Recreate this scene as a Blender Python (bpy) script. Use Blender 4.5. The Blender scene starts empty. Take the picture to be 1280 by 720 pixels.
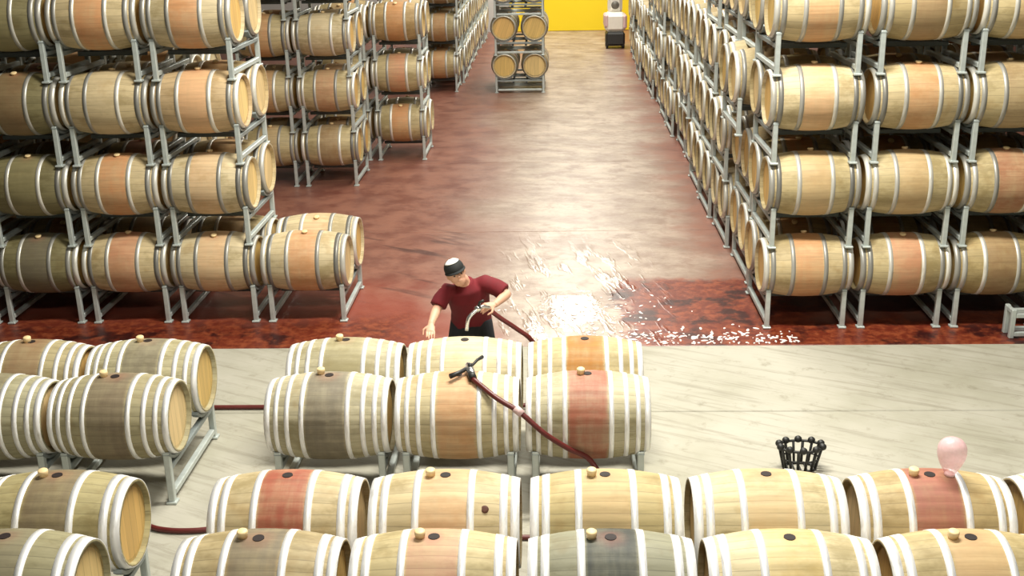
import bpy, bmesh, math, random
from mathutils import Vector, Matrix
rnd = random.Random(7)
PI = math.pi
scene = bpy.context.scene
COL = scene.collection

# ------------------------------------------------------------------ camera
cam_d = bpy.data.cameras.new('camera'); cam = bpy.data.objects.new('camera', cam_d); COL.objects.link(cam)
cam_d.sensor_width = 36.0; cam_d.lens = 36.0 * 1420.03 / 1280.0; cam_d.clip_end = 200
FW = Vector((-0.0388676, 0.9460720, -0.3216164)); RT = Vector((0.9992120, 0.0342084, -0.0201276)); UP = Vector((0.0080402, 0.3221453, 0.9466561))
cam.matrix_world = Matrix(((RT.x, UP.x, -FW.x, 0), (RT.y, UP.y, -FW.y, 0), (RT.z, UP.z, -FW.z, 4.4549), (0, 0, 0, 1)))
scene.camera = cam

# ------------------------------------------------------------------ world, lamps, exposure
W = bpy.data.worlds.new('hall_light'); scene.world = W; W.use_nodes = True
W.node_tree.nodes['Background'].inputs[0].default_value = (1.0, 0.97, 0.90, 1)
W.node_tree.nodes['Background'].inputs[1].default_value = 0.25
def lamp(name, loc, rot, sx, sy, power, col=(1, .965, .86)):
    d = bpy.data.lights.new(name, 'AREA'); d.shape = 'RECTANGLE'; d.size = sx; d.size_y = sy; d.energy = power; d.color = col
    o = bpy.data.objects.new(name, d); COL.objects.link(o); o.location = loc; o.rotation_euler = rot
    return o
lamp('aisle_roof_light', (0.5, 26.5, 8.3), (0, 0, 0), 1.5, 27, 1500)
lamp('added_wall_wash', (0.8, 38.6, 8.3), (math.radians(38), 0, 0), 7, .8, 450)  # unseen lamp added to brighten the yellow door and back wall
lamp('near_roof_light', (0.9, 8.9, 8.6), (0, 0, 0), 4.5, .7, 900)
lamp('added_rear_fill', (1.0, 1.5, 8.4), (math.radians(18), 0, 0), 5, .8, 290)  # unseen fill lamp, added to lift the near barrel fronts
vs = scene.view_settings
vs.view_transform = 'Standard'; vs.look = 'None'; vs.gamma = 1.0; vs.use_curve_mapping = False; vs.exposure = 0.62

# ------------------------------------------------------------------ node helper
class NT:
    def __init__(self, name):
        self.m = bpy.data.materials.new(name); self.m.use_nodes = True
        self.t = self.m.node_tree; self.b = self.t.nodes['Principled BSDF']
    def n(self, kind, **kw):
        nd = self.t.nodes.new(kind)
        for k, v in kw.items(): setattr(nd, k, v)
        return nd
    def put(self, sock, v):
        if hasattr(v, 'links') or isinstance(v, bpy.types.NodeSocket): self.t.links.new(v, sock)
        elif isinstance(v, (tuple, list)) and len(v) == 3 and sock.type == 'RGBA': sock.default_value = (*v, 1)
        elif isinstance(v, (int, float)) and sock.type == 'RGBA': sock.default_value = (v, v, v, 1)
        else: sock.default_value = v
    def math(self, op, a, b=0.0, c=None, clamp=False):
        nd = self.n('ShaderNodeMath', operation=op, use_clamp=clamp)
        self.put(nd.inputs[0], a); self.put(nd.inputs[1], b)
        if c is not None: self.put(nd.inputs[2], c)
        return nd.outputs[0]
    def remap(self, v, a, b, c=0.0, d=1.0, smooth=True):
        nd = self.n('ShaderNodeMapRange', interpolation_type='SMOOTHSTEP' if smooth else 'LINEAR')
        self.put(nd.inputs[0], v)
        for i, x in enumerate((a, b, c, d)): self.put(nd.inputs[i + 1], x)
        return nd.outputs[0]
    def mix(self, f, a, b, mode='MIX'):
        nd = self.n('ShaderNodeMix', data_type='RGBA', blend_type=mode)
        self.put(nd.inputs[0], f); self.put(nd.inputs[6], a); self.put(nd.inputs[7], b)
        return nd.outputs[2]
    def coord(self, which='Object'): return self.n('ShaderNodeTexCoord').outputs[which]
    def pos(self): return self.n('ShaderNodeNewGeometry').outputs['Position']
    def sep(self, v):
        nd = self.n('ShaderNodeSeparateXYZ'); self.put(nd.inputs[0], v); return nd.outputs
    def map(self, v, scale=(1, 1, 1), rot=(0, 0, 0), loc=(0, 0, 0)):
        if any(rot) and tuple(scale) != (1, 1, 1): v = self.map(v, (1, 1, 1), rot); rot = (0, 0, 0)
        nd = self.n('ShaderNodeMapping'); self.put(nd.inputs[0], v)
        nd.inputs[1].default_value = loc; nd.inputs[2].default_value = rot; nd.inputs[3].default_value = scale
        return nd.outputs[0]
    def noise(self, v, scale, detail=4, rough=.55, w=None):
        nd = self.n('ShaderNodeTexNoise')
        if w is not None: nd.noise_dimensions = '4D'; self.put(nd.inputs['W'], w)
        self.put(nd.inputs['Vector'], v); nd.inputs['Scale'].default_value = scale
        nd.inputs['Detail'].default_value = detail; nd.inputs['Roughness'].default_value = rough
        return nd.outputs[0]
    def bump(self, h, strength=.3, dist=.01):
        nd = self.n('ShaderNodeBump'); self.put(nd.inputs['Height'], h); nd.inputs['Strength'].default_value = strength
        nd.inputs['Distance'].default_value = dist; self.t.links.new(nd.outputs[0], self.b.inputs['Normal'])
    def out(self, color=None, rough=None, metal=None, **kw):
        if color is not None: self.put(self.b.inputs['Base Color'], color)
        if rough is not None: self.put(self.b.inputs['Roughness'], rough)
        if metal is not None: self.put(self.b.inputs['Metallic'], metal)
        for k, v in kw.items(): self.put(self.b.inputs[k.replace('_', ' ')], v)
        return self.m

# ------------------------------------------------------------------ materials
def mat_oak():
    t = NT('oak_staves'); c = t.coord(); x, y, z = t.sep(c)
    inf = t.n('ShaderNodeObjectInfo'); r = inf.outputs['Random']; r50 = t.math('MULTIPLY', r, 50)
    oak = t.n('ShaderNodeAttribute', attribute_type='OBJECT', attribute_name='oak').outputs['Color']
    grain = t.noise(t.map(c, (2.5, 34, 34)), 1.0, 5, .6, w=r50)
    blot = t.noise(c, 5.0, 3, .6, w=r50)
    ang = t.math('MULTIPLY_ADD', t.math('ARCTAN2', y, z), 28 / (2 * PI), 40)
    st = t.math('FLOOR', ang); fr = t.math('SUBTRACT', ang, st)
    wn = t.n('ShaderNodeTexWhiteNoise', noise_dimensions='2D'); cv = t.n('ShaderNodeCombineXYZ')
    t.put(cv.inputs[0], st); t.put(cv.inputs[1], r50); t.put(wn.inputs['Vector'], cv.outputs[0])
    val = t.math('ADD', t.math('MULTIPLY_ADD', grain, .5, .58), t.math('MULTIPLY_ADD', wn.outputs[0], .16, -.02))
    groove = t.remap(t.math('ABSOLUTE', t.math('SUBTRACT', fr, .5)), .44, .5, 1, .62)
    val = t.math('MULTIPLY', val, groove)
    base = t.mix(1.0, oak, val, 'MULTIPLY')
    base = t.mix(t.remap(blot, .52, .72, 0, .55), base, t.mix(1.0, oak, (.62, .50, .33), 'MULTIPLY'))
    mild = t.noise(t.map(c, (1.6, 3, 3)), 1.3, 5, .7, w=t.math('ADD', r50, 9))
    base = t.mix(t.remap(mild, .46, .66, 0, .8), base, t.mix(1.0, oak, (.50, .47, .36), 'MULTIPLY'))
    ax = t.math('ABSOLUTE', x)
    wob = t.math('MULTIPLY_ADD', blot, .10, -.05)
    band = t.remap(t.math('ADD', ax, t.math('MULTIPLY', wob, .5)), .13, .165, 1, 0)
    drip = t.noise(t.map(c, (16, 2.2, 2.2)), 1.0, 4, .6, w=r50)
    amt = t.math('MULTIPLY', band, t.math('MULTIPLY', inf.outputs['Alpha'], t.remap(t.math('MULTIPLY_ADD', mild, .6, t.math('MULTIPLY', drip, .5)), .3, .68, .5, 1.0)))
    spill = t.remap(t.math('ADD', t.math('SQRT', t.math('ADD', t.math('MULTIPLY', x, x), t.math('MULTIPLY', y, y))), wob), .03, .13, .7, 0)
    spill = t.math('MULTIPLY', spill, t.remap(z, .2, .3))
    ringc = t.mix(.45, inf.outputs['Color'], (.30, .07, .04))
    spill = t.math('MULTIPLY', spill, t.remap(inf.outputs['Alpha'], .1, .6, .15, 1))
    amt = t.math('MAXIMUM', amt, spill, clamp=True)
    stain = t.mix(1.0, t.mix(spill, inf.outputs['Color'], ringc), t.math('MULTIPLY_ADD', grain, .8, .6), 'MULTIPLY')
    col = t.mix(amt, base, stain)
    t.bump(t.math('MULTIPLY', grain, groove), .35, .004)
    return t.out(col, .62)
def mat_head():
    t = NT('oak_head'); c = t.coord(); x, y, z = t.sep(c)
    inf = t.n('ShaderNodeObjectInfo'); r50 = t.math('MULTIPLY', inf.outputs['Random'], 50)
    pl = t.math('MULTIPLY', y, 11); fl = t.math('FLOOR', pl); fr = t.math('SUBTRACT', pl, fl)
    wn = t.n('ShaderNodeTexWhiteNoise', noise_dimensions='2D'); cv = t.n('ShaderNodeCombineXYZ')
    t.put(cv.inputs[0], fl); t.put(cv.inputs[1], r50); t.put(wn.inputs['Vector'], cv.outputs[0])
    g = t.noise(t.map(c, (20, 26, 2.5)), 1.0, 4, .6, w=r50)
    v = t.math('MULTIPLY', t.math('ADD', t.math('MULTIPLY_ADD', g, .5, .6), t.math('MULTIPLY', wn.outputs[0], .22)), t.remap(t.math('ABSOLUTE', t.math('SUBTRACT', fr, .5)), .45, .5, 1, .6))
    col = t.mix(1.0, inf.outputs['Color'], v, 'MULTIPLY')
    return t.out(col, .55)
def mat_plain(name, col, rough=.5, metal=0.0, var=.25, scale=9.0, **kw):
    t = NT(name); c = t.coord(); n = t.noise(c, scale, 4, .6)
    v = t.math('MULTIPLY_ADD', n, 2 * var, 1 - var)
    return t.out(t.mix(1.0, col, v, 'MULTIPLY'), t.math('MULTIPLY_ADD', n, .2, rough - .1), metal, **kw)
def mat_hoop():
    t = NT('galvanised_hoop'); c = t.coord(); inf = t.n('ShaderNodeObjectInfo')
    n = t.noise(t.map(c, (30, 6, 6)), 1.0, 4, .65, w=t.math('MULTIPLY', inf.outputs['Random'], 40))
    col = t.mix(t.remap(n, .5, .75, 0, .5), inf.outputs['Color'], (.34, .30, .22))
    return t.out(col, .42, .35)
def mat_red_floor():
    t = NT('wine_stained_floor'); p = t.pos(); x, y, z = t.sep(p)
    n1 = t.noise(p, .55, 5, .6); n2 = t.noise(p, 2.2, 5, .65); n3 = t.noise(t.map(p, (.9, 1.5, 1), (0, 0, .3)), 1.0, 6, .72); n4 = t.noise(p, 9, 4, .7)
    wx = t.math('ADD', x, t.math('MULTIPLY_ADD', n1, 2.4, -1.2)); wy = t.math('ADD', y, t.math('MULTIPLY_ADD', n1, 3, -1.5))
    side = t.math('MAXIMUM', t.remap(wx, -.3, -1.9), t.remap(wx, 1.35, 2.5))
    col = t.mix(t.remap(n3, .35, .7), (.26, .185, .14), (.47, .375, .30))  # tan centre: traffic wear, also lightened in the colour for reflected light
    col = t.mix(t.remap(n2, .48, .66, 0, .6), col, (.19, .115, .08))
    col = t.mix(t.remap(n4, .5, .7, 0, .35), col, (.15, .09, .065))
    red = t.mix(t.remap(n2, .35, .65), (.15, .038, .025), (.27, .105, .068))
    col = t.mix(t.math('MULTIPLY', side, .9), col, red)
    nearleft = t.math('MULTIPLY', t.remap(wy, 13.6, 12.2), t.remap(wx, -.2, -1.2))
    col = t.mix(t.math('MULTIPLY', nearleft, .8), col, (.25, .048, .028))
    # darker drag marks on the left
    drag = t.remap(t.noise(t.map(p, (.5, 3.4, 1), (0, 0, .55)), 1.0, 3, .6), .56, .66)
    drag = t.math('MULTIPLY', drag, t.math('MULTIPLY', t.remap(x, -1.0, -1.5), t.math('MULTIPLY', t.remap(y, 16.2, 15), t.remap(y, 12.4, 13.2))))
    col = t.mix(t.math('MULTIPLY', drag, .8), col, (.055, .018, .016))
    # dark wine puddle and the wine run-off along the slab edge
    e = t.math('MULTIPLY_ADD', n2, 1.3, -.65)
    px = t.math('ADD', x, e); py = t.math('ADD', y, t.math('MULTIPLY', e, .6))
    pud = t.math('MULTIPLY', t.math('MULTIPLY', t.remap(px, .66, .82), t.remap(py, 13.55, 13.25)), t.remap(px, 3.4, 2.6))
    strip = t.math('MULTIPLY', t.remap(t.math('ADD', y, t.math('MULTIPLY', e, .8)), 12.5, 11.7), t.math('MAXIMUM', t.remap(px, .5, 1.0), t.remap(px, -1.2, -2.0)))
    wine = t.math('MAXIMUM', pud, strip)
    wcol = t.mix(t.remap(n4, .4, .65), (.125, .018, .008), (.25, .058, .022))
    wcol = t.mix(t.remap(n2, .5, .62), wcol, (.035, .006, .005))
    col = t.mix(wine, col, wcol)
    # thrown water: thin wet arcs in front of the worker
    wm = t.math('MULTIPLY', t.math('MULTIPLY', t.remap(x, -.95, -.3), t.remap(x, 1.5, .75)), t.remap(y, 16.2, 12.8))
    arcs = t.noise(t.map(p, (5.0, .9, 1), (0, 0, -.22)), 1.0, 3, .6)
    wet = t.math('MULTIPLY', wm, t.remap(arcs, .52, .60), clamp=True)
    core = t.remap(t.math('ADD', t.math('ADD', t.math('POWER', t.math('MULTIPLY', t.math('SUBTRACT', x, .2), 1.6), 2), t.math('POWER', t.math('SUBTRACT', y, 12.35), 2)), t.math('MULTIPLY', e, 1.3)), .5, .15)
    core = t.math('MULTIPLY', core, t.remap(px, .75, .55))
    wet = t.math('MAXIMUM', wet, core)
    rough = t.math('MULTIPLY_ADD', n2, .22, .28)
    rough = t.mix(wine, rough, .38); rough = t.mix(wet, rough, .18)
    rip = t.noise(t.map(p, (9, 3.5, 1), (0, 0, -.22)), 1.0, 4, .65)
    t.bump(t.math('ADD', t.math('MULTIPLY_ADD', n4, .6, t.math('MULTIPLY', n2, .8)), t.math('MULTIPLY', wet, t.math('MULTIPLY_ADD', rip, 2.6, .4))), .2, .02)
    m = t.out(col, rough)
    t.put(t.b.inputs['Specular IOR Level'], t.math('MULTIPLY_ADD', wet, .5, .45))
    return m
def mat_concrete():
    t = NT('pale_concrete'); p = t.pos(); x, y, z = t.sep(p)
    n1 = t.noise(p, .7, 5, .6); n2 = t.noise(t.map(p, (.8, 11, 1), (0, 0, .48)), 1.0, 5, .7); n3 = t.noise(p, 5, 5, .7)
    col = t.mix(t.remap(n1, .35, .7), (.42, .40, .335), (.33, .315, .245))
    col = t.mix(t.remap(n2, .48, .66, 0, .5), col, (.22, .20, .15))
    col = t.mix(t.remap(n3, .54, .74, 0, .55), col, (.20, .18, .125))
    return t.out(col, .75)
def mat_yellow():
    t = NT('yellow_wall_paint'); p = t.pos(); n = t.noise(p, .8, 3)
    return t.out(t.mix(n, (.84, .60, .006), (.88, .66, .015)), .5)
OAK = mat_oak(); HEAD = mat_head(); HOOP = mat_hoop()
STEEL = mat_plain('galvanised_steel', (.54, .59, .57), .45, .4, .22, 14)
STEEL_HALF_SHADE = mat_plain('steel_half_shade', (.30, .34, .34), .5, .4, .25, 14)  # cradles: steel toned partly down in the colour, as shade between tiers
STEEL_GAP_SHADE = mat_plain('steel_gap_shade', (.10, .12, .12), .6, .2, .25, 14)  # beams: steel darkened in the colour to imitate shade in tier gaps
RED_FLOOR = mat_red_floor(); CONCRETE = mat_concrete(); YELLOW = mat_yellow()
BUNG = mat_plain('silicone_bung', (.82, .62, .33), .5, 0, .12)
BUNGHOLE = mat_plain('bung_hole_dark', (.012, .004, .003), .7, 0, .2)
HOSE = mat_plain('maroon_hose_rubber', (.115, .018, .016), .38, 0, .25, 20)
CHROME = mat_plain('stainless_fitting', (.74, .74, .74), .24, .9, .1)
BLACK = mat_plain('black_plastic', (.018, .018, .017), .5, 0, .2)
WHITE = mat_plain('white_enamel', (.84, .80, .72), .35, 0, .08)
GREY = mat_plain('grey_panel', (.16, .145, .12), .5, 0, .15)
PINKP = mat_plain('pinkish_panel', (.68, .47, .46), .4, 0, .1)
SKIN = mat_plain('skin', (.66, .37, .25), .5, 0, .08, 30)
SHIRT = mat_plain('maroon_cotton', (.15, .007, .013), .85, 0, .3, 14)
DENIM = mat_plain('dark_trousers', (.014, .015, .02), .85, 0, .3, 14)
CAPM = mat_plain('black_cap_cotton', (.012, .014, .014), .8, 0, .2)
CAPW = mat_plain('white_cap_panel', (.84, .84, .80), .7, 0, .05)
FOAM = mat_plain('white_foam', (.88, .80, .77), .35, 0, .1)
def mat_pink():
    t = NT('pink_film'); n = t.noise(t.coord(), 9, 3)
    return t.out(t.mix(n, (.93, .50, .58), (.94, .66, .70)), .3, 0, Alpha=t.remap(n, .3, .7, .35, .6))
PINK = mat_pink()

# ------------------------------------------------------------------ object helpers
def tag(o, label=None, cat=None, group=None, kind=None):
    if label: o['label'] = label
    if cat: o['category'] = cat
    if group: o['group'] = group
    if kind: o['kind'] = kind
    return o
def link(name, data, parent=None, loc=None, rot=None):
    o = bpy.data.objects.new(name, data); COL.objects.link(o)
    if parent: o.parent = parent
    if loc is not None: o.location = loc
    if rot is not None: o.rotation_euler = rot
    return o
def mesh(name, verts, faces, mats, smooth=False, mi=None):
    me = bpy.data.meshes.new(name); me.from_pydata([tuple(v) for v in verts], [], faces)
    for m in (mats if isinstance(mats, (list, tuple)) else [mats]): me.materials.append(m)
    if mi: me.polygons.foreach_set('material_index', mi)
    if smooth is True: me.polygons.foreach_set('use_smooth', [True] * len(faces))
    elif smooth: me.polygons.foreach_set('use_smooth', smooth)
    me.update(); return me
class MB:
    """collects shapes for ONE mesh"""
    def __init__(self): self.v = []; self.f = []; self.mi = []; self.s = []
    def add(self, v, f, m=0, s=False):
        o = len(self.v); self.v += [tuple(q) for q in v]
        self.f += [tuple(i + o for i in q) for q in f]; self.mi += [m] * len(f); self.s += [s] * len(f); return self
    def box(self, c, d, m=0, ch=0.0):
        x, y, z = c; a, b, e = d[0] / 2, d[1] / 2, d[2] / 2
        if ch <= 0:
            v = [(x + i * a, y + j * b, z + k * e) for i in (-1, 1) for j in (-1, 1) for k in (-1, 1)]
            return self.add(v, [(0, 1, 3, 2), (4, 6, 7, 5), (0, 4, 5, 1), (2, 3, 7, 6), (0, 2, 6, 4), (1, 5, 7, 3)], m)
        bm = bmesh.new(); bmesh.ops.create_cube(bm, size=1)
        for q in bm.verts: q.co = Vector((x + q.co.x * d[0], y + q.co.y * d[1], z + q.co.z * d[2]))
        bmesh.ops.bevel(bm, geom=list(bm.edges), offset=ch, segments=1, affect='EDGES')
        bm.verts.index_update(); v = [q.co.copy() for q in bm.verts]; f = [[w.index for w in q.verts] for q in bm.faces]; bm.free()
        return self.add(v, f, m)
    def lathe_x(self, prof, n, m=0, s=True, close=False):
        v = []; f = []
        for (x, r) in prof:
            for i in range(n):
                a = 2 * PI * i / n; v.append((x, r * math.sin(a), r * math.cos(a)))
        k = len(prof)
        for j in range(k if close else k - 1):
            for i in range(n):
                a0 = j * n + i; a1 = j * n + (i + 1) % n; b0 = ((j + 1) % k) * n + i; b1 = ((j + 1) % k) * n + (i + 1) % n
                f.append((a0, a1, b1, b0))
        return self.add(v, f, m, s)
    def lathe_z(self, prof, n, m=0, s=True, c=(0, 0, 0)):
        v = []; f = []
        for (r, z) in prof:
            for i in range(n):
                a = 2 * PI * i / n; v.append((c[0] + r * math.cos(a), c[1] + r * math.sin(a), c[2] + z))
        for j in range(len(prof) - 1):
            for i in range(n):
                f.append((j * n + i, j * n + (i + 1) % n, (j + 1) * n + (i + 1) % n, (j + 1) * n + i))
        f.append(tuple(reversed(range(n)))); f.append(tuple(range((len(prof) - 1) * n, len(prof) * n)))
        return self.add(v, f, m, s)
    def tube(self, pts, r, n=8, m=0, s=True, up=(0, 0, 1), cap=True):
        P = [Vector(p) for p in pts]; R = r if isinstance(r, (list, tuple)) else [r] * len(P); v = []; f = []
        prev = None
        for i, p in enumerate(P):
            t = (P[min(i + 1, len(P) - 1)] - P[max(i - 1, 0)]).normalized()
            if prev is None:
                u = Vector(up); u = u - t * u.dot(t)
                if u.length < 1e-3: u = Vector((1, 0, 0)) - t * t.x
                u.normalize()
            else:
                u = prev - t * prev.dot(t); u.normalize()
            prev = u; w = t.cross(u); rr = R[i]
            ra, rb = rr if isinstance(rr, tuple) else (rr, rr)
            for k in range(n):
                a = 2 * PI * k / n; v.append(p + w * (ra * math.cos(a)) + u * (rb * math.sin(a)))
        for j in range(len(P) - 1):
            for k in range(n): f.append((j * n + k, j * n + (k + 1) % n, (j + 1) * n + (k + 1) % n, (j + 1) * n + k))
        if cap: f.append(tuple(reversed(range(n)))); f.append(tuple(range((len(P) - 1) * n, len(P) * n)))
        return self.add(v, f, m, s)
    def ball(self, c, r, n=12, m=0, rot=None):
        rx, ry, rz = r if isinstance(r, tuple) else (r, r, r); v = []; f = []; k = max(6, n // 2 + 2)
        M = rot or Matrix.Identity(3)
        for j in range(1, k):
            b = PI * j / k
            for i in range(n):
                a = 2 * PI * i / n; v.append(Vector(c) + M @ Vector((rx * math.sin(b) * math.cos(a), ry * math.sin(b) * math.sin(a), rz * math.cos(b))))
        t = len(v); v.append(Vector(c) + M @ Vector((0, 0, rz))); v.append(Vector(c) + M @ Vector((0, 0, -rz)))
        for j in range(k - 2):
            for i in range(n): f.append((j * n + i, (j + 1) * n + i, (j + 1) * n + (i + 1) % n, j * n + (i + 1) % n))
        for i in range(n):
            f.append((t, i, (i + 1) % n)); f.append((t + 1, (k - 2) * n + (i + 1) % n, (k - 2) * n + i))
        return self.add(v, f, m, True)
    def mesh(self, name, mats): return mesh(name, self.v, self.f, mats, self.s, self.mi)
    def obj(self, name, mats, parent=None, loc=None, rot=None): return link(name, self.mesh(name, mats), parent, loc, rot)
def spline(pts, k=8):
    P = [Vector(p) for p in pts]; P = [P[0] * 2 - P[1]] + P + [P[-1] * 2 - P[-2]]; out = []
    for i in range(1, len(P) - 2):
        a, b, c, d = P[i - 1:i + 3]
        for j in range(k):
            t = j / k
            out.append(.5 * ((2 * b) + (c - a) * t + (2 * a - 5 * b + 4 * c - d) * t * t + (3 * b - a - 3 * c + d) * t ** 3))
    out.append(P[-2]); return out

# ------------------------------------------------------------------ setting
EDGE = 11.18
fl = link('floor', mesh('floor', [(-14, -4, -.16), (14, -4, -.16), (14, 42, -.16), (-14, 42, -.16), (-14, -4, -.12), (14, -4, -.12), (14, 42, -.12), (-14, 42, -.12)],
     [(0, 3, 2, 1), (4, 5, 6, 7), (0, 1, 5, 4), (1, 2, 6, 5), (2, 3, 7, 6), (3, 0, 4, 7)], GREY)); tag(fl, kind='structure')
def slab(x0, x1, y0, y1, m, top=0.0):
    g = .006
    MB().box(((x0 + x1) / 2, (y0 + y1) / 2, top - .06), (x1 - x0 - 2 * g, y1 - y0 - 2 * g, .12), 0, .008).obj('slab', m, fl)
slab(-14, 14, 0, 9.55, CONCRETE); slab(-14, 14, 9.55, EDGE, CONCRETE)
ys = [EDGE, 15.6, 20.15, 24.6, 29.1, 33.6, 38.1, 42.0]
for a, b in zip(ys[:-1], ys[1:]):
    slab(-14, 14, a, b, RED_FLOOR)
wb = MB().box((0, 42.15, 4.5), (28, .3, 9.2)).obj('wall_back', mat_plain('pale_wall_paint', (.55, .53, .50), .7, 0, .1, .6)); tag(wb, kind='structure')
dr = MB().box((.9, 41.96, 1.35), (5.0, .08, 2.7), 0, .02).obj('door_1', YELLOW); tag(dr, kind='structure')
WALLM = mat_plain('dim_wall_paint', (.06, .06, .055), .8, 0, .15, 1.5)
for nm, c, d in (('wall_left', (-14.15, 19, 4.5), (.3, 46, 9.2)), ('wall_right', (14.15, 19, 4.5), (.3, 46, 9.2)), ('wall_front', (0, -4.15, 4.5), (28, .3, 9.2)), ('ceiling', (0, 19, 9.2), (28.6, 46.6, .3))):
    tag(MB().box(c, d).obj(nm, WALLM), kind='structure')
slab(-14, 14, -4, 0, CONCRETE)

# ------------------------------------------------------------------ barrels
HL = .475; RB = .345; RE = .282
def rad(x): return RB - (RB - RE) * (abs(x) / HL) ** 2.0
def body_prof(k):
    xs = [-HL + 2 * HL * i / k for i in range(k + 1)]
    pr = [(-HL + .035, .235), (-HL + .035, RE - .022), (-HL, RE - .018)] + [(x, rad(x)) for x in xs] + [(HL, RE - .018), (HL - .035, RE - .022), (HL - .035, .235)]
    return pr
def hoop_prof(x, w, th=.0035):
    a, b = x - w / 2, x + w / 2
    return [(a, rad(a) - .004), (a, rad(a) + th), (b, rad(b) + th), (b, rad(b) - .004)]
HOOPS6 = [(-.447, .056), (-.376, .05), (-.172, .045), (.172, .045), (.376, .05), (.447, .056)]
HOOPS8 = [(-.450, .045), (-.378, .036), (-.290, .036), (-.175, .036), (.175, .036), (.290, .036), (.378, .036), (.450, .045)]
def staved_body():
    n = 28; per = 4; V = []; F = []; pr = body_prof(16); N = n * per
    for (x, r) in pr:
        for i in range(N):
            a = 2 * PI * i / N; k = i % per
            rr = r - (.0028 if (k == 0) else 0) if r > .262 else r
            V.append((x, rr * math.sin(a), rr * math.cos(a)))
    for j in range(len(pr) - 1):
        for i in range(N): F.append((j * N + i, j * N + (i + 1) % N, (j + 1) * N + (i + 1) % N, (j + 1) * N + i))
    return mesh('staves', V, F, OAK, True)
def head_mesh(n=32):
    m = MB()
    for s in (1,):
        v = [(0, 0, 0)] + [(0, .262 * math.sin(2 * PI * i / n), .262 * math.cos(2 * PI * i / n)) for i in range(n)]
        m.add(v, [(0, 1 + (i + 1) % n, 1 + i) for i in range(n)])
        v2 = [(-.022, q[1], q[2]) for q in v]
        m.add(v2, [(0, 1 + i, 1 + (i + 1) % n) for i in range(n)])
    return m.mesh('head', HEAD)
BODY_N = staved_body()
BODY_M = MB().lathe_x(body_prof(12), 44).mesh('staves_plain', OAK)
HEAD_ME = head_mesh()
HOOP_ME = {}
def hoop_me(x, w, n):
    k = (round(x, 3), w, n)
    if k not in HOOP_ME: HOOP_ME[k] = MB().lathe_x(hoop_prof(x, w), n, 0, True, True).mesh('hoop', HOOP)
    return HOOP_ME[k]
HOLE_ME = MB().lathe_z([(.034, 0), (.034, .006)], 14, 0, False).mesh('bung_hole', BUNGHOLE)
PLUG_ME = MB().lathe_z([(.024, -.02), (.027, .012), (.034, .016), (.034, .026), (.022, .03)], 14).mesh('bung', BUNG)
LYING_ME = MB().lathe_z([(.024, 0), (.033, .004), (.037, .035), (.037, .05), (.03, .056)], 16).mesh('lying_bung', BUNG)
def far_mesh():
    m = MB(); m.lathe_x(body_prof(8), 26, 0)
    for (x, w) in HOOPS6: m.lathe_x(hoop_prof(x, w, .005), 26, 1, True, True)
    for s in (-1, 1):
        n = 20; x = s * (HL - .045); v = [(x, 0, 0)] + [(x, .262 * math.sin(2 * PI * i / n), .262 * math.cos(2 * PI * i / n)) for i in range(n)]
        m.add(v, [(0, 1 + (i + 1) % n, 1 + i) if s > 0 else (0, 1 + i, 1 + (i + 1) % n) for i in range(n)], 2)
    return m.mesh('far_barrel', [OAK, FARHOOP, FARHEAD])
FARHOOP = mat_plain('galvanised_hoop_far', (.62, .61, .55), .45, .35, .3, 6)
FARHEAD = mat_plain('oak_head_far', (.52, .44, .27), .55, 0, .3, 7)
FAR_ME = far_mesh()
OAKS = [(.70, .55, .33), (.74, .58, .36), (.63, .50, .29), (.67, .50, .28), (.77, .63, .42), (.58, .47, .28)]
STAINS = {'orange': (.58, .25, .10), 'salmon': (.52, .22, .12), 'tan': (.55, .36, .18), 'brown': (.26, .14, .07), 'red': (.33, .075, .04),
          'pink': (.48, .20, .15), 'grey': (.15, .125, .09), 'olive': (.27, .23, .11), 'dark': (.032, .036, .03), 'umber': (.17, .125, .08), 'rose': (.33, .125, .085), 'amber': (.36, .15, .015),
          'cream': (.75, .60, .38), 'yellow': (.60, .42, .12), 'wine': (.30, .055, .045), 'peach': (.68, .40, .21)}
WORDS = {'orange': 'orange-stained', 'salmon': 'salmon-stained', 'tan': 'tan', 'brown': 'brown-stained', 'red': 'red-stained', 'pink': 'pinkish-stained', 'grey': 'grey-brown',
         'olive': 'olive-brown', 'dark': 'charcoal-black', 'umber': 'umber', 'rose': 'rose', 'amber': 'amber', 'cream': 'plain cream', 'yellow': 'yellow-stained', 'wine': 'wine-red', 'peach': 'peach'}
def paint(o, stain, amt, oak, k=1.0):
    c = STAINS[stain]; o.color = (*c, amt); o['oak'] = [oak[0] * .79 * k, oak[1] * .785 * k, oak[2] * .70 * k]
NBAR = [0]
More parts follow.
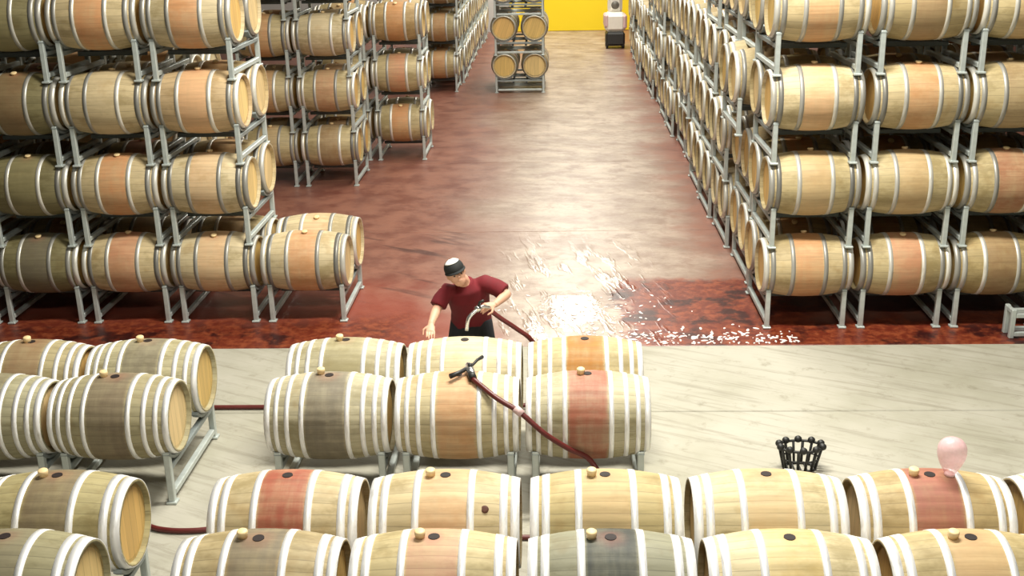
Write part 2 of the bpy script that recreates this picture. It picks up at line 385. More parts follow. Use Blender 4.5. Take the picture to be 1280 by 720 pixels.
def barrel(loc, kind, stain='tan', amt=.6, oak=None, label='', group=None, rz=0.0, roll=None, hole=False, hoops=HOOPS6, hoopc=(.80, .78, .71)):
    oak = oak or rnd.choice(OAKS); NBAR[0] += 1
    roll = rnd.uniform(-.5, .5) if roll is None else roll
    if kind == 'far':
        o = link('wine_barrel', FAR_ME, None, loc, (roll, 0, rz)); paint(o, stain, amt, oak)
        return tag(o, label, 'barrel', group)
    e = link('wine_barrel', None, None, loc, (roll, 0, rz)); e.empty_display_size = .1; tag(e, label, 'barrel', group)
    b = link('body', BODY_N if kind == 'near' else BODY_M, e); paint(b, stain, amt, oak)
    dq = rnd.choice((.3, .45, .8))
    for (x, w) in hoops:
        h = link('hoop', hoop_me(x, w, 56 if kind == 'near' else 40), e); g = rnd.uniform(.82, 1.06)
        if kind == 'mid': g *= dq if .3 < abs(x) < .4 else rnd.choice((.5, .75, 1)); h.color = (hoopc[0] * g, hoopc[1] * g, hoopc[2] * g, 1)
    hc = rnd.choice([(.68, .46, .15), (.72, .52, .22), (.66, .42, .14), (.70, .52, .26)])
    for s in (-1, 1):
        h = link('head', HEAD_ME, e, (s * (HL - .035), 0, 0), (0, 0, 0 if s > 0 else PI)); h.color = (*hc, 1)
    if hole: link('bung_hole', HOLE_ME, e, (0, 0, RB - .0035))
    else: link('bung', PLUG_ME, e, (0, 0, RB - .004))
    return e

# ------------------------------------------------------------------ racks
Z0 = .66; LV = .909; DY = .372
def arc(cy, cz, r, th, w, a0, a1, k=8):
    m = MB(); v = []; f = []
    for i in range(k + 1):
        a = a0 + (a1 - a0) * i / k
        for rr in (r, r + th):
            for x in (-w / 2, w / 2): v.append((x, cy + rr * math.sin(a), cz - rr * math.cos(a)))
    for i in range(k):
        o = i * 4; q = o + 4
        f += [(o, o + 1, q + 1, q), (o + 2, q + 2, q + 3, o + 3), (o, q, q + 2, o + 2), (o + 1, o + 3, q + 3, q + 1)]
    f += [(0, 2, 3, 1), (k * 4, k * 4 + 1, k * 4 + 3, k * 4 + 2)]
    return v, f
RX = .405
def rack_shapes():
    S = {}
    leg = MB().box((0, 0, .225), (.052, .052, .44), 0, .006); leg.box((0, 0, .012), (.085, .085, .02), 0, .004); S['leg'] = leg
    r = MB().box((0, 0, .078), (.05, 1.08, .05), 0, .006); S['foot_rail'] = r
    c = MB()
    for s in (-1, 1): c.add(*arc(s * DY, Z0, rad(RX) + .004, .028, .055, -.78, .78))
    c.box((0, 0, .302), (.05, 1.10, .045), 0, .005); S['cradle'] = c
    b = MB().box((0, 0, .255), (2 * RX - .05, .05, .05), 0, .005); S['beam'] = b
    return S
RS = rack_shapes(); RMAT = {'leg': 0, 'foot_rail': 0, 'cradle': 1, 'beam': 2}; RMATS = [STEEL, STEEL_HALF_SHADE, STEEL_GAP_SHADE]
RM = {k: v.mesh(k, RMATS[RMAT[k]]) for k, v in RS.items()}
for k_, me_ in RM.items(): me_.polygons.foreach_set('material_index', [0] * len(me_.polygons))
RACK_PARTS = [('leg', (sx * RX, sy * .575, 0)) for sx in (-1, 1) for sy in (-1, 1)] + [('foot_rail', (sx * RX, 0, 0)) for sx in (-1, 1)] + \
             [('cradle', (sx * RX, 0, 0)) for sx in (-1, 1)] + [('beam', (0, sy * .16, 0)) for sy in (-1, 1)]
def far_rack():
    m = MB()
    for k, (x, y, z) in RACK_PARTS: m.add([(a + x, b + y, c + z) for a, b, c in RS[k].v], RS[k].f, RMAT[k])
    return m.mesh('far_rack', RMATS)
FAR_RACK = far_rack()
def rack(loc, kind, label, group=None, rz=0.0):
    if kind == 'far':
        return tag(link('barrel_rack', FAR_RACK, None, loc, (0, 0, rz)), label, 'rack', group)
    e = link('barrel_rack', None, None, loc, (0, 0, rz)); tag(e, label, 'rack', group)
    for k, p in RACK_PARTS: link(k, RM[k], e, p)
    return e

ORD = 'first second third fourth fifth sixth seventh eighth ninth tenth eleventh twelfth thirteenth fourteenth fifteenth sixteenth seventeenth eighteenth'.split()
TIER = ['bottom tier', 'second tier', 'third tier', 'top tier']
COLN = ['end column', 'second column', 'third column', 'fourth column']
def any_stain():
    s = rnd.choice(['orange', 'salmon', 'tan', 'brown', 'tan', 'olive', 'peach', 'cream', 'orange', 'brown', 'pink']); return s, rnd.uniform(.35, .8)

# --- stacks: front rows of the two big stacks, with the stain of each visible barrel
def stack(cols, Yc, levels, kind, where, fronts=None, darks=None, dx=None, group=None, shared=False):
    for k in range(levels):
        for c, X in enumerate(cols):
            if X is None: continue
            ox = rnd.uniform(-.012, .012) + (dx(k, c) if dx else 0)
            z = k * LV
            rl = f'steel rack, {TIER[k]}, {where}' if shared else f'grey steel rack, {TIER[k]}, {COLN[c]}, {where}'
            rack((X + ox, Yc, z), kind, rl, (group and group + ' racks') or None)
            for j, s in enumerate((-1, 1)):
                st, am = any_stain(); ok = None
                if j == 0 and fronts and c < len(fronts[k]): st, am, ok = fronts[k][c]
                if shared: lb = f'{("front", "rear")[j]} oak barrel, {TIER[k]}, {where}'
                elif j == 0: lb = f'{WORDS[st]} front barrel, {TIER[k]}, {COLN[c]}, {where}'
                else: lb = f'rear oak barrel, {TIER[k]}, {COLN[c]}, {where}'
                barrel((X + ox + rnd.uniform(-.008, .008), Yc + s * DY, z + Z0), kind, st, am, ok, lb, (group and group + ' barrels') or None)
D = (.29, .25, .13); G = (.36, .33, .20); P = (.80, .66, .45); O1 = (.74, .59, .37); O2 = (.68, .55, .33)  # first tone: oak darkened in the colour, imitating shade on the third column
YL = 12.194 + DY
stack([-3.806, -4.806, -5.806, -6.806], YL, 4, 'mid', 'stack with jutting bottom barrel',
      [[('peach', .6, P), ('salmon', .75, O1), ('grey', .7, D)], [('peach', .5, P), ('orange', .8, O1), ('olive', .6, D)],
       [('peach', .9, (.76, .55, .34)), ('cream', .3, O1), ('brown', .55, D)], [('orange', .75, P), ('orange', .8, O1), ('olive', .7, (.30, .26, .14))]])
rack((-2.806, YL, 0), 'mid', 'grey steel rack under the two jutting bottom barrels at stack end')
barrel((-2.806, YL - DY, Z0), 'mid', 'orange', .7, P, 'pale front barrel with orange middle jutting alone past its stack')
barrel((-2.806, YL + DY, Z0), 'mid', 'peach', .4, P, 'pale rear barrel behind the jutting orange-stained barrel at stack end')
stack([-4.85, -5.85, -6.85], YL + 1.75, 4, 'far', 'row hidden behind jutting-barrel stack')
YR = 11.882 + DY
stack([2.70, 3.70, 4.70, 5.70], YR, 4, 'mid', 'stack beside dark red puddle',
      [[('orange', .65, O1), ('salmon', .75, O2), ('brown', .65, (.60, .46, .24))], [('tan', .6, O2), ('tan', .55, O2), ('red', .6, O2)],
       [('peach', .75, P), ('orange', .55, O1), ('brown', .45, O2)], [('orange', .6, O1), ('brown', .6, (.58, .45, .25)), ('tan', .6, O2)]],
      dx=lambda k, c: -.05 if (k == 3 and c == 0) else (-.03 if (k == 2 and c == 0) else 0))
stack([2.74, 3.74, 4.74], YR + 1.52, 4, 'mid', 'second row behind puddle stack',
      dx=lambda k, c: -.20 if (k == 2 and c == 0) else 0)
for i in range(2, 19):
    y = YR + 1.52 * i
    if y > 36.3: break
    lv = 4 if i < 4 else 3 if i < 11 else 2
    j = rnd.uniform(-.04, .05)
    stack([2.72 + j], y, lv, 'far', f'{ORD[i - 2]} rack of the long wall receding past red puddle', shared=True, group='long receding rack wall',
          dx=lambda k, c: rnd.uniform(-.07, .05))
stack([-3.734, -4.734], 18.69 + DY, 4, 'mid', 'short stack behind jutting barrel',
      [[('brown', .6, O2), ('tan', .5, O2)], [('salmon', .55, O2), ('orange', .5, O2)], [('cream', .3, P), ('orange', .6, O2)], [('tan', .5, O2), ('tan', .5, O2)]])
stack([-2.80, -3.80], 20.673 + DY, 3, 'mid', 'narrow stack past the short stack',
      [[('orange', .7, O2), ('tan', .5, O2)], [('salmon', .8, O2), ('tan', .5, O2)], [('orange', .6, (.66, .46, .24)), ('tan', .5, O2)]])
for i, cc in [(0, 1)] + [(q, 0) for q in range(9)]:
    stack([-3.8 if cc else -2.80], 28.9 + 1.5 * i, 3 if i < 4 else 2, 'far', f'{ORD[i]} rack of far row behind head-on aisle stack' + (', inner column' if cc else ''), shared=True, group='rack row at the far end',
          dx=lambda k, c: rnd.uniform(-.05, .05))
# stack with heads towards the camera, standing in the aisle
for k in range(3):
    for j, ky in enumerate((0, 1.05)):
        rack((-.85, 28.45 + ky, k * LV), 'mid' if j == 0 else 'far', f'grey steel rack, {TIER[k]}, ' + ('under head-on barrels in the aisle' if j == 0 else 'behind the head-on barrels in the aisle'), None, PI / 2)
        for s, w in ((-1, 'rack-row side'), (1, 'yellow-wall side')):
            st, am = any_stain()
            barrel((-.85 + s * DY, 28.45 + ky, k * LV + Z0), 'mid' if j == 0 else 'far', st, am, None,
                   f'barrel showing its round golden head, {TIER[k]}, {w} of aisle stack' if j == 0 else f'barrel behind the head-on aisle stack, {TIER[k]}, {w}', None, PI / 2)

# --- the two near rows, on racks of their own, with bungs and bung holes up
YM = 8.089 + .372; YN = 5.70 + .382
GM = (.64, .58, .43)
BAR = {}
def near_row(Xs, Yc, rowname, backs, fronts, hoops, racklabels):
    for c, X in enumerate(Xs):
        rack((X, Yc, 0), 'near', racklabels[c])
        for s, data in ((1, backs[c]), (-1, fronts[c])):
            st, am, ok, lb, hole = data
            BAR[lb] = barrel((X, Yc + s * DY, Z0), 'near', st, am, ok, lb, None, 0, rnd.uniform(-.04, .04), hole, hoops, (.86, .84, .76))
near_row([-1.768, -.766, .234], YM, 'middle',
    [('olive', .7, GM, 'olive-brown eight-hoop barrel behind the grey-brown one, near worker', True),
     ('cream', .4, (.74, .65, .46), 'cream eight-hoop barrel the worker leans his hand on', True),
     ('amber', 1.0, (.66, .55, .33), 'amber-stained eight-hoop barrel behind the red-dripped one', True)],
    [('grey', .85, GM, 'grey-brown eight-hoop barrel at row end, open bung hole', True),
     ('orange', .6, (.70, .60, .40), 'orange-tan eight-hoop barrel under the hose nozzle', True),
     ('red', .85, (.66, .60, .44), 'eight-hoop barrel with dark red wine drips, crossed by hose', True)],
    HOOPS8, ['low steel rack under the grey-brown and olive barrels', 'low steel rack under the hose-nozzle barrel', 'low steel rack under the red-dripped barrel'])
near_row([-3.455, -4.455], YM, 'middle_left',
    [('grey', .75, (.62, .56, .38), 'grey-stained barrel with golden head, rear of rack over concrete', True),
     ('brown', .7, (.58, .49, .30), 'red-brown barrel behind, next to the rear grey-stained one', True)],
    [('umber', .95, (.52, .46, .30), 'dark brown eight-hoop barrel with golden head beside coiled-out hose', True),
     ('grey', .5, (.54, .50, .35), 'greyish eight-hoop barrel next to the dark brown one', True)],
    HOOPS8, ['low steel rack with bare end legs on concrete beside the hose', 'low steel rack under the greyish barrels'])
NX = [-1.731, -.715, .300, 1.315, 2.331, 3.346]
C2 = (.76, .62, .40)
near_row(NX, YN, 'near',
    [('red', .95, C2, 'barrel with wine-red faded band and open bung hole, rear near row', True),
     ('peach', .55, C2, 'peach-tinted barrel with one dark knot, rear near row', True),
     ('tan', .5, (.64, .51, .27), 'yellow-brown mottled barrel between bright hoops, rear near row', True),
     ('tan', .5, (.78, .66, .44), 'pale barrel in front of the black basket', True),
     ('rose', 1.0, (.66, .50, .27), 'pinkish-brown barrel with the pink film bag on its bung hole', True),
     ('tan', .5, C2, 'barrel next to the one with the pink film bag', True)],
    [('grey', .8, (.60, .48, .29), 'grey-purple stained barrel at end of front row', True),
     ('pink', .55, (.68, .56, .33), 'pink-topped barrel beside the charcoal-black one', True),
     ('dark', 1.0, (.37, .36, .27), 'charcoal-black middled barrel in the front row', True),
     ('yellow', .45, (.80, .68, .46), 'pale barrel with yellow-ringed bung hole beside the charcoal-black one', True),
     ('tan', .7, (.66, .53, .30), 'tan barrel with cream bung in front of the pink-bag barrel', True),
     ('tan', .6, C2, 'tan barrel closing the front row', True)],
    HOOPS6, ['low steel rack under the wine-red banded barrel', 'low steel rack under the peach-tinted barrel', 'low steel rack under the charcoal-black barrel',
             'low steel rack under the yellow-ringed barrel', 'low steel rack under the pink-bag barrel', 'low steel rack closing the front row'])
near_row([-3.235, -4.25], YN, 'near_left',
    [('umber', .8, (.55, .47, .26), 'brown barrel with golden head at walkway, bung beside its hole', True),
     ('tan', .6, O2, 'barrel next to the brown walkway barrel', True)],
    [('grey', .5, (.42, .38, .24), 'grey-green barrel with golden head in front of the brown one', True),
     ('tan', .5, O2, 'barrel next to the grey-green walkway barrel', True)],
    HOOPS6, ['low steel rack under the walkway barrels', 'low steel rack next to the walkway rack'])

a_ = math.radians(45.5); r_ = rad(.26)
kn = MB().lathe_z([(.026, -.004), (.024, .002), (.012, .003)], 14).obj('knot', mat_plain('dark_knot', (.09, .03, .015), .7, 0, .3, 30), BAR['peach-tinted barrel with one dark knot, rear near row'], (.26, -r_ * math.sin(a_), r_ * math.cos(a_)), (a_, 0, 0))

# ------------------------------------------------------------------ bungs laid beside their holes
def bung(X, Yc, dx, dy, lb, tip=0.0):
    z = Z0 + math.sqrt(RB ** 2 - dy * dy) - (RB - rad(dx))
    o = link('barrel_bung', LYING_ME, None, (X + dx, Yc + dy, z - .003), (-dy / RB + .1, tip, 0)); o.scale = (.86, .86, .9); tag(o, lb, 'bung')
B2 = YN + DY; B1 = YN - DY; M1 = YM - DY; M2 = YM + DY
bung(NX[1], B2, -.095, .0, 'cream bung on the peach-tinted barrel'); bung(NX[2], B2, -.085, 0, 'cream bung on the yellow-brown mottled barrel')
bung(NX[4], B2, -.10, .0, 'orange-cream bung on the pinkish-brown barrel')
bung(NX[0], B1, -.095, 0, 'cream bung on the grey-purple stained barrel'); bung(NX[1], B1, -.08, 0, 'cream bung on the pink-topped barrel')
bung(NX[2], B1, -.11, 0, 'cream bung on the charcoal-black barrel'); bung(NX[4], B1, -.10, 0, 'cream bung on the tan front-row barrel')
bung(.234, M1, -.05, 0, 'cream bung on the red-dripped barrel'); bung(-1.768, M1, -.07, .03, 'cream bung on the grey-brown row-end barrel')
bung(-1.768, M2, -.05, 0, 'cream bung on the olive-brown barrel'); bung(-3.455, M1, -.09, 0, 'cream bung on the dark brown barrel')
bung(-3.455, M2, -.06, 0, 'cream bung on the rear grey-stained barrel'); bung(-4.455, M2, -.03, 0, 'cream bung on the red-brown barrel')
bung(-3.235, B2, -.085, 0, 'cream bung on the brown walkway barrel')

# ------------------------------------------------------------------ hoses and nozzles
def hose(name, pts, lb, r=.021):
    o = MB().tube(spline(pts, 8), r, 10).obj(name, HOSE); return tag(o, lb, 'hose')
h1 = hose('wine_hose', [(-.650, 7.985, 1.017), (-.46, 7.824, .925), (-.279, 7.752, .835), (-.10, 7.712, .683), (.079, 7.728, .548), (.25, 7.76, .428), (.36, 7.62, .24), (.30, 7.40, .08), (.0, 7.33, .024),
      (-.8, 7.36, .024), (-1.7, 7.42, .024), (-2.4, 7.47, .024), (-2.75, 7.42, .024), (-3.0, 7.44, .024), (-3.3, 7.56, .024), (-3.9, 7.60, .024), (-4.9, 7.5, .024)],
     'maroon hose hanging over the red-dripped barrel and running along the concrete')
cp = MB().tube([(-.315, 7.770, .862), (-.262, 7.745, .822)], .031, 12).obj('coupling', PINKP, h1)
h2 = hose('wine_hose', [(-.595, 9.40, 1.065), (-.50, 9.40, .985), (-.36, 9.42, .875), (-.218, 9.45, .74), (-.1, 9.55, .45), (-.15, 9.62, .12), (-.45, 9.60, .024), (-1.4, 9.58, .024), (-2.3, 9.625, .024), (-3.3, 9.628, .024), (-4.2, 9.63, .024), (-5.2, 9.6, .024)],
     "maroon hose from the worker's hand down to the floor behind the barrels")
# T nozzle lying on the orange-tan barrel
nz = link('hose_nozzle', None, None, (-.668, 8.085, 1.036)); tag(nz, 'steel cross-handled hose nozzle lying on the orange-tan barrel', 'nozzle')
def P_(x, y, z): return (x + .668, y - 8.085, z - 1.036)
MB().tube([P_(-.640, 7.975, 1.024), P_(-.668, 8.075, 1.045), P_(-.690, 8.16, 1.05)], [.026, .034, .026], 12).obj('valve_body', CHROME, nz)
MB().tube([P_(-.668, 8.08, 1.055), P_(-.668, 8.085, 1.095)], .018, 10).obj('stem', BLACK, nz)
MB().tube([P_(-.668, 8.08, 1.062), P_(-.62, 8.19, 1.08), P_(-.585, 8.265, 1.075)], [.010, .012, .016], 10).obj('lever', BLACK, nz)
MB().tube([P_(-.690, 8.10, 1.05), P_(-.755, 8.02, 1.042), P_(-.815, 7.975, 1.035)], [.016, .018, .021], 10).obj('spout', BLACK, nz)
MB().tube([P_(-.655, 8.02, 1.032), P_(-.640, 7.97, 1.022)], .031, 12).obj('collar', BLACK, nz)
# nozzle in the worker's hand
n2 = link('filling_wand', None, None, (-.62, 9.37, 1.085)); tag(n2, "steel filling wand held in the worker's hand", 'nozzle')
def Q_(x, y, z): return (x + .62, y - 9.37, z - 1.085)
MB().tube(spline([Q_(-.585, 9.385, 1.085), Q_(-.65, 9.335, 1.11), Q_(-.72, 9.29, 1.075), Q_(-.768, 9.265, 1.02), Q_(-.785, 9.25, .92)], 6), .016, 12).obj('pipe', CHROME, n2)
MB().tube([Q_(-.665, 9.33, 1.11), Q_(-.70, 9.305, 1.093)], .028, 12).obj('valve', CHROME, n2)
MB().tube([Q_(-.68, 9.315, 1.12), Q_(-.665, 9.30, 1.165), Q_(-.63, 9.29, 1.185)], .011, 8).obj('lever', BLACK, n2)

# ------------------------------------------------------------------ pink film, basket, low frame, far machine, foam
pk = MB(); pr = []
for i in range(15):
    t = i / 14; pr.append((.022 + .066 * math.sin(PI * (.06 + .50 * min(1, t / .7))) ** 1.6 if t < .7 else .088 * math.sqrt(max(.02, 1 - ((t - .7) / .31) ** 2)), t * .26))
pk.lathe_z(pr, 18); pkb = pk.obj('film_bag', PINK, None, (2.352 + .10, B2 - .005, Z0 + RB - .006)); tag(pkb, 'pale pink translucent film bag standing up from a barrel bung hole', 'bag')
MB().lathe_z([(.030, 0), (.033, .008), (.030, .018)], 14).obj('collar', PINKP, pkb, (0, 0, .0))

bk = link('basket', None, None, (1.985, 8.44, 0)); tag(bk, 'small black open basket with knobbed rim on the concrete', 'basket')
def ring(r, z, t, n=26): return [(r * math.cos(2 * PI * i / n), r * .62 * math.sin(2 * PI * i / n), z) for i in range(n + 1)]
MB().tube(ring(.175, .20, 0), .011, 6).obj('rim', BLACK, bk); MB().tube(ring(.13, .012, 0), .010, 6).obj('base_ring', BLACK, bk)
MB().tube(ring(.153, .10, 0), .007, 6).obj('hoop', BLACK, bk)
for i in range(14):
    a = 2 * PI * i / 14; c, s = math.cos(a), math.sin(a) * .62
    MB().tube([(.13 * c, .13 * s, .012), (.175 * c, .175 * s, .20)], .012, 6).obj('rib', BLACK, bk)
for i in range(10):
    a = 2 * PI * (i + .5) / 10; c, s = math.cos(a), math.sin(a) * .62
    MB().ball((.178 * c, .178 * s, .212), (.032, .030, .030), 10).obj('knob', BLACK, bk)
for i in range(-2, 3):
    w = .62 * math.sqrt(max(0, .13 ** 2 - (i * .05) ** 2)); MB().box((i * .05, 0, .012), (.012, 2 * w, .010)).obj('base_slat', BLACK, bk)

gf = link('steel_frame', None, None, (5.12, 11.42, 0)); tag(gf, 'low empty grey steel frame on the floor in front of the puddle-side stack', 'frame')
for sx in (-1, 1):
    for sy in (-1, 1): MB().box((sx * .34, sy * .08, .16), (.05, .05, .32), 0, .006).obj('leg', STEEL, gf)
for sy in (-1, 1):
    MB().box((0, sy * .08, .25), (.63, .045, .045), 0, .005).obj('top_rail', STEEL, gf); MB().box((0, sy * .08, .045), (.63, .045, .045), 0, .005).obj('bottom_rail', STEEL, gf)
for sx in (-1, 1): MB().box((sx * .34, 0, .29), (.045, .11, .045), 0, .005).obj('end_rail', STEEL, gf)

mc = link('cleaning_machine', None, None, (1.93, 36.9, 0)); tag(mc, 'white machine with round grey panel and black base at far aisle end', 'machine')
MB().box((0, 0, .30), (.60, .85, .42), 0, .06).obj('base', BLACK, mc)
for sx in (-1, 1):
    for sy in (-1, 1): MB().tube([(sx * .22, sy * .28, .12), (sx * .29, sy * .28, .12)], .12, 16).obj('wheel', BLACK, mc)
MB().box((0, .02, .80), (.66, .80, .62), 0, .12).obj('body', WHITE, mc)
MB().box((-.28, .02, .86), (.16, .78, .40), 0, .05).obj('side_panel', PINKP, mc); MB().box((.29, .02, .82), (.14, .78, .44), 0, .05).obj('side_panel', PINKP, mc)
MB().box((0, .12, 1.33), (.46, .40, .52), 0, .10).obj('tower', WHITE, mc)
MB().tube([(0, -.06, 1.32), (0, -.10, 1.32)], .125, 22).obj('round_panel', GREY, mc)
MB().tube([(-.22, .1, 1.55), (-.22, -.12, 1.66), (.22, -.12, 1.66), (.22, .1, 1.55)], .02, 8).obj('handle', BLACK, mc)

fm = MB()
for i in range(330):
    if i < 230: x, y = rnd.uniform(.35, 2.55), EDGE + .04 + abs(rnd.gauss(0, .22))
    else: x, y = rnd.gauss(.45, .45), rnd.gauss(12.15, .35)
    if y < EDGE + .03 or y > 13 or (x > 2.2 and y > 11.6): continue
    s = rnd.uniform(.005, .018); a = rnd.uniform(0, PI); L = s * rnd.uniform(1, 3.2)
    fm.ball((x, y, .003), (L, s, .008), 8, 0, Matrix.Rotation(a, 3, 'Z'))
tag(fm.obj('foam_flecks', FOAM), 'white foam flecks scattered on the wet red floor', 'foam', kind='stuff')

# ------------------------------------------------------------------ the worker
def V3(*a): return Vector(a)
def fused(name, m, mat, parent, vox, smooth=6):
    o = m.obj(name, mat, parent)
    r = o.modifiers.new('fuse', 'REMESH'); r.mode = 'VOXEL'; r.voxel_size = vox; r.use_smooth_shade = True
    s = o.modifiers.new('soften', 'SMOOTH'); s.factor = .5; s.iterations = smooth
    return o
pel, wai, che, nec = V3(-.79, 9.88, .80), V3(-.79, 9.83, .92), V3(-.80, 9.72, 1.11), V3(-.815, 9.655, 1.235)
shR, elR, wrR = V3(-.995, 9.645, 1.165), V3(-1.065, 9.54, 1.03), V3(-1.085, 9.175, 1.01)
shL, elL, wrL = V3(-.615, 9.70, 1.225), V3(-.445, 9.62, 1.125), V3(-.545, 9.44, 1.09)
hd = V3(-.885, 9.52, 1.365); LAT = (shL - shR).normalized()
def loft(m, rings, lat, n=24):
    v = []; f = []
    for i, (c, a, b) in enumerate(rings):
        t = (rings[min(i + 1, len(rings) - 1)][0] - rings[max(0, i - 1)][0]).normalized()
        l = (lat - t * lat.dot(t)).normalized(); d = t.cross(l)
        for k in range(n):
            an = 2 * PI * k / n; v.append(c + l * (a * math.cos(an)) + d * (b * math.sin(an)))
    for j in range(len(rings) - 1):
        for k in range(n): f.append((j * n + k, j * n + (k + 1) % n, (j + 1) * n + (k + 1) % n, (j + 1) * n + k))
    f.append(tuple(reversed(range(n)))); f.append(tuple(range((len(rings) - 1) * n, len(rings) * n)))
    m.add(v, f, 0, True)
man = link('person', None, None, (-.79, 9.9, 0)); tag(man, 'worker in maroon T-shirt and black cap bending over barrels, holding a hose', 'person')
man_off = V3(-.79, 9.9, 0)
def shift(m):
    m.v = [tuple(Vector(q) - man_off) for q in m.v]; return m
X1 = V3(1, 0, 0)
HROT = Matrix.Rotation(-.34, 3, 'Y') @ Matrix.Rotation(.30, 3, 'Z') @ Matrix.Rotation(.02, 3, 'X')      # head tipped down towards the barrel
def H_(x, y, z): return hd + HROT @ V3(x, y, z)
b = MB()
loft(b, [(pel + V3(0, 0, -.06), .155, .115), (pel, .165, .12), (wai, .145, .10), (che, .17, .115), (nec + V3(0, .01, -.04), .12, .085), (nec, .065, .06)], LAT)
b.tube([nec + V3(0, .02, -.05), nec + V3(-.02, -.03, .03), hd + V3(.01, .03, -.05)], [.062, .056, .055], 14)
b.ball(hd, (.078, .098, .118), 24, 0, HROT)
b.ball(H_(0, -.04, -.065), (.055, .055, .055), 16, 0, HROT)                        # jaw
b.tube([H_(0, -.088, .012), H_(0, -.112, -.022)], [.009, .014], 8)                 # nose
b.ball(H_(0, -.088, -.055), (.026, .012, .010), 10, 0, HROT)                       # lips
for s in (-1, 1): b.ball(H_(s * .079, .012, -.01), (.012, .022, .032), 10, 0, HROT)
for s, sh, el, wr in ((-1, shR, elR, wrR), (1, shL, elL, wrL)):
    b.tube([sh, sh.lerp(el, .5), el], [.056, .05, .042], 14); b.tube([el, el.lerp(wr, .35), wr], [.043, .042, .029], 14); b.ball(el, .043, 12)
def hand(m, wr, d, nrm, curl, thumb):
    d = Vector(d).normalized(); nrm = Vector(nrm); nrm = (nrm - d * nrm.dot(d)).normalized(); side = d.cross(nrm)
    m.tube([wr, wr + d * .035, wr + d * .085], [(.026, .02), (.038, .017), (.040, .014)], 14, up=nrm)
    for i, (o, L) in enumerate(((-.034, .070), (-.0115, .080), (.0115, .075), (.033, .058))):
        p = wr + d * .083 + side * o; q = [p]; dirv = d.copy()
        for j in range(3):
            dirv = (dirv * math.cos(curl) - nrm * math.sin(curl)).normalized(); p = p + dirv * (L * (.42, .32, .26)[j]); q.append(p)
        m.tube(q, [.0098, .0088, .0080, .0070], 8, up=nrm); m.ball(q[-1], .0078, 8)
    p = wr + d * .03 + side * (thumb * .030); q = [p, p + (d * .6 + side * thumb * .8 - nrm * .2).normalized() * .042, p + (d * .9 + side * thumb * .55 - nrm * .5).normalized() * .078]
    m.tube(q, [.014, .0115, .009], 8, up=nrm); m.ball(q[-1], .009, 8)
hand(b, wrR, (0.02, -.86, -.42), (0, -.42, .86), .12, 1)
hand(b, wrL, (-.72, -.55, .05), (.45, -.45, .75), .75, -1)
feet = []
for s in (-1, 1):
    hip = pel + V3(s * .09, 0, -.02); kn = V3(-.79 + s * .17, 9.80, .42); an = V3(-.79 + s * .22, 9.95, .075)
    b.tube([hip, hip.lerp(kn, .5), kn], [.085, .075, .055], 14); b.ball(kn, .055, 12); b.tube([kn, kn.lerp(an, .35), an], [.053, .052, .036], 14)
    b.tube([an + V3(0, .04, -.03), an + V3(0, -.06, -.04), an + V3(0, -.15, -.05)], [.035, .034, .024], 12); feet.append((hip, kn, an))
fused('body', shift(b), SKIN, man, .0055, 5)
sh = MB()
loft(sh, [(pel + V3(0, .02, -.09), .195, .15), (pel + V3(0, 0, .04), .19, .145), (wai, .18, .132), (che, .198, .142), (nec + V3(0, .015, -.055), .17, .105), (nec + V3(0, .012, -.01), .088, .075), (nec + V3(-.004, .0, .012), .070, .066)], LAT, 32)
sh.tube([shR + V3(.12, 0.02, -.03), shR + V3(.02, 0, -.01), shR.lerp(elR, .55), shR.lerp(elR, .92)], [.06, .080, .076, .078], 18)
sh.tube([shL + V3(-.13, 0.02, -.05), shL + V3(-.03, 0, -.02), shL.lerp(elL, .5), shL.lerp(elL, .86)], [.06, .082, .080, .082], 18)
fused('t_shirt', shift(sh), SHIRT, man, .010, 9)
tr = MB(); loft(tr, [(pel + V3(0, 0, -.17), .14, .12), (pel + V3(0, 0, -.10), .18, .138), (pel + V3(0, 0, -.04), .178, .136), (pel + V3(0, 0, .025), .172, .132)], LAT)
for hip, kn, an in feet: tr.tube([hip, hip.lerp(kn, .5), kn, kn.lerp(an, .4), an + V3(0, 0, .01)], [.105, .093, .076, .070, .064], 16)
fused('trousers', shift(tr), DENIM, man, .010, 5)
for hip, kn, an in feet:
    bo = MB().tube([an + V3(0, .075, -.035), an + V3(0, .02, -.03), an + V3(0, -.09, -.036), an + V3(0, -.17, -.045), an + V3(0, -.20, -.05)], [(.035, .036), (.047, .044), (.049, .038), (.042, .029), (.025, .018)], 14)
    shift(bo).obj('boot', BLACK, man)
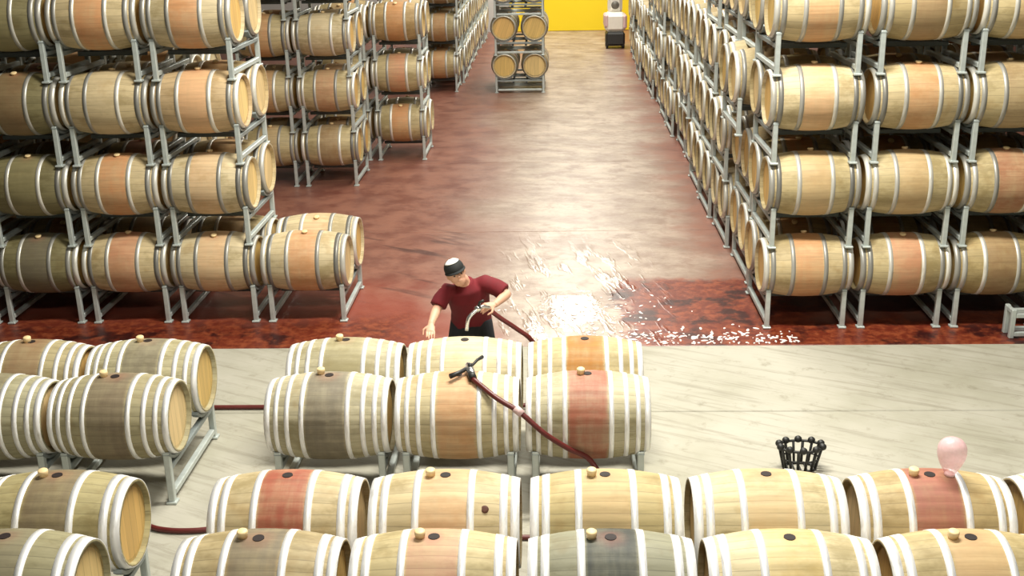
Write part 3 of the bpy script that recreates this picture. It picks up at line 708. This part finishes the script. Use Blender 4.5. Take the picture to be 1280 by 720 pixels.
# cap: dome with band and a short peak, white panel on the crown
cp_ = MB(); v = []; f = []; n = 24; rows = [(0, .118), (.35, .116), (.75, .098), (1.1, .065), (1.4, .028)]
dome = []
for (a, rr) in [(i * .5 * PI / 7, 0) for i in range(7)]:
    dome.append([H_(.090 * math.cos(a) * math.cos(2 * PI * k / n), .003 + .110 * math.cos(a) * math.sin(2 * PI * k / n), .044 + .088 * math.sin(a)) for k in range(n)])
dome.insert(0, [H_(.088 * math.cos(2 * PI * k / n), .003 + .108 * math.sin(2 * PI * k / n), .030) for k in range(n)])
v = [q for r_ in dome for q in r_]; v.append(H_(0, .003, .133))
for j in range(len(dome) - 1):
    for k in range(n): f.append((j * n + k, j * n + (k + 1) % n, (j + 1) * n + (k + 1) % n, (j + 1) * n + k))
for k in range(n): f.append(((len(dome) - 1) * n + k, (len(dome) - 1) * n + (k + 1) % n, len(v) - 1))
cp_.add(v, f, 0, True); capo = shift(cp_).obj('cap', CAPM, man)
pk_ = MB(); v = []; f = []; n = 14
for i in range(n + 1):
    a = PI + PI * i / n; c, s = math.cos(a), math.sin(a)
    for (rr, dz) in ((1.0, .0), (1.2, -.012), (1.2, -.018), (1.0, -.006)): v.append(H_(.090 * c * (1 + (rr - 1) * .35), .003 + .108 * s * rr, .036 + dz))
for i in range(n):
    for k in range(4): f.append((i * 4 + k, i * 4 + (k + 1) % 4, (i + 1) * 4 + (k + 1) % 4, (i + 1) * 4 + k))
pk_.add(v, f); shift(pk_).obj('peak', CAPM, capo)
wp = MB(); v = []; f = []; na, nb = 8, 12
for j in range(na + 1):
    for i in range(nb + 1):
        a = .75 + .72 * j / na; k_ = PI * 1.05 + .9 * PI * i / nb
        v.append(H_(.0925 * math.cos(a) * math.cos(k_), .003 + .1125 * math.cos(a) * math.sin(k_), .044 + .0915 * math.sin(a)))
for j in range(na):
    for i in range(nb): f.append((j * (nb + 1) + i, j * (nb + 1) + i + 1, (j + 1) * (nb + 1) + i + 1, (j + 1) * (nb + 1) + i))
wp.add(v, f, 0, True); wpo = shift(wp).obj('crown_panel', CAPW, capo); so = wpo.modifiers.new('thick', 'SOLIDIFY'); so.thickness = .004; so.offset = 0
ha = MB(); ha.ball(H_(0, .035, -.005), (.083, .080, .075), 18, 0, HROT); shift(ha).obj('hair', BLACK, man)
for s in (-1, 1):
    e_ = MB().ball(H_(s * .030, -.086, .0), (.012, .008, .007), 10, 0, HROT); shift(e_).obj('eye', BLACK, man)
    e_ = MB().tube([H_(s * .014, -.095, .017), H_(s * .046, -.085, .016)], .004, 6); shift(e_).obj('eyebrow', BLACK, man)
print('barrels', NBAR[0], 'objects', len(bpy.data.objects))
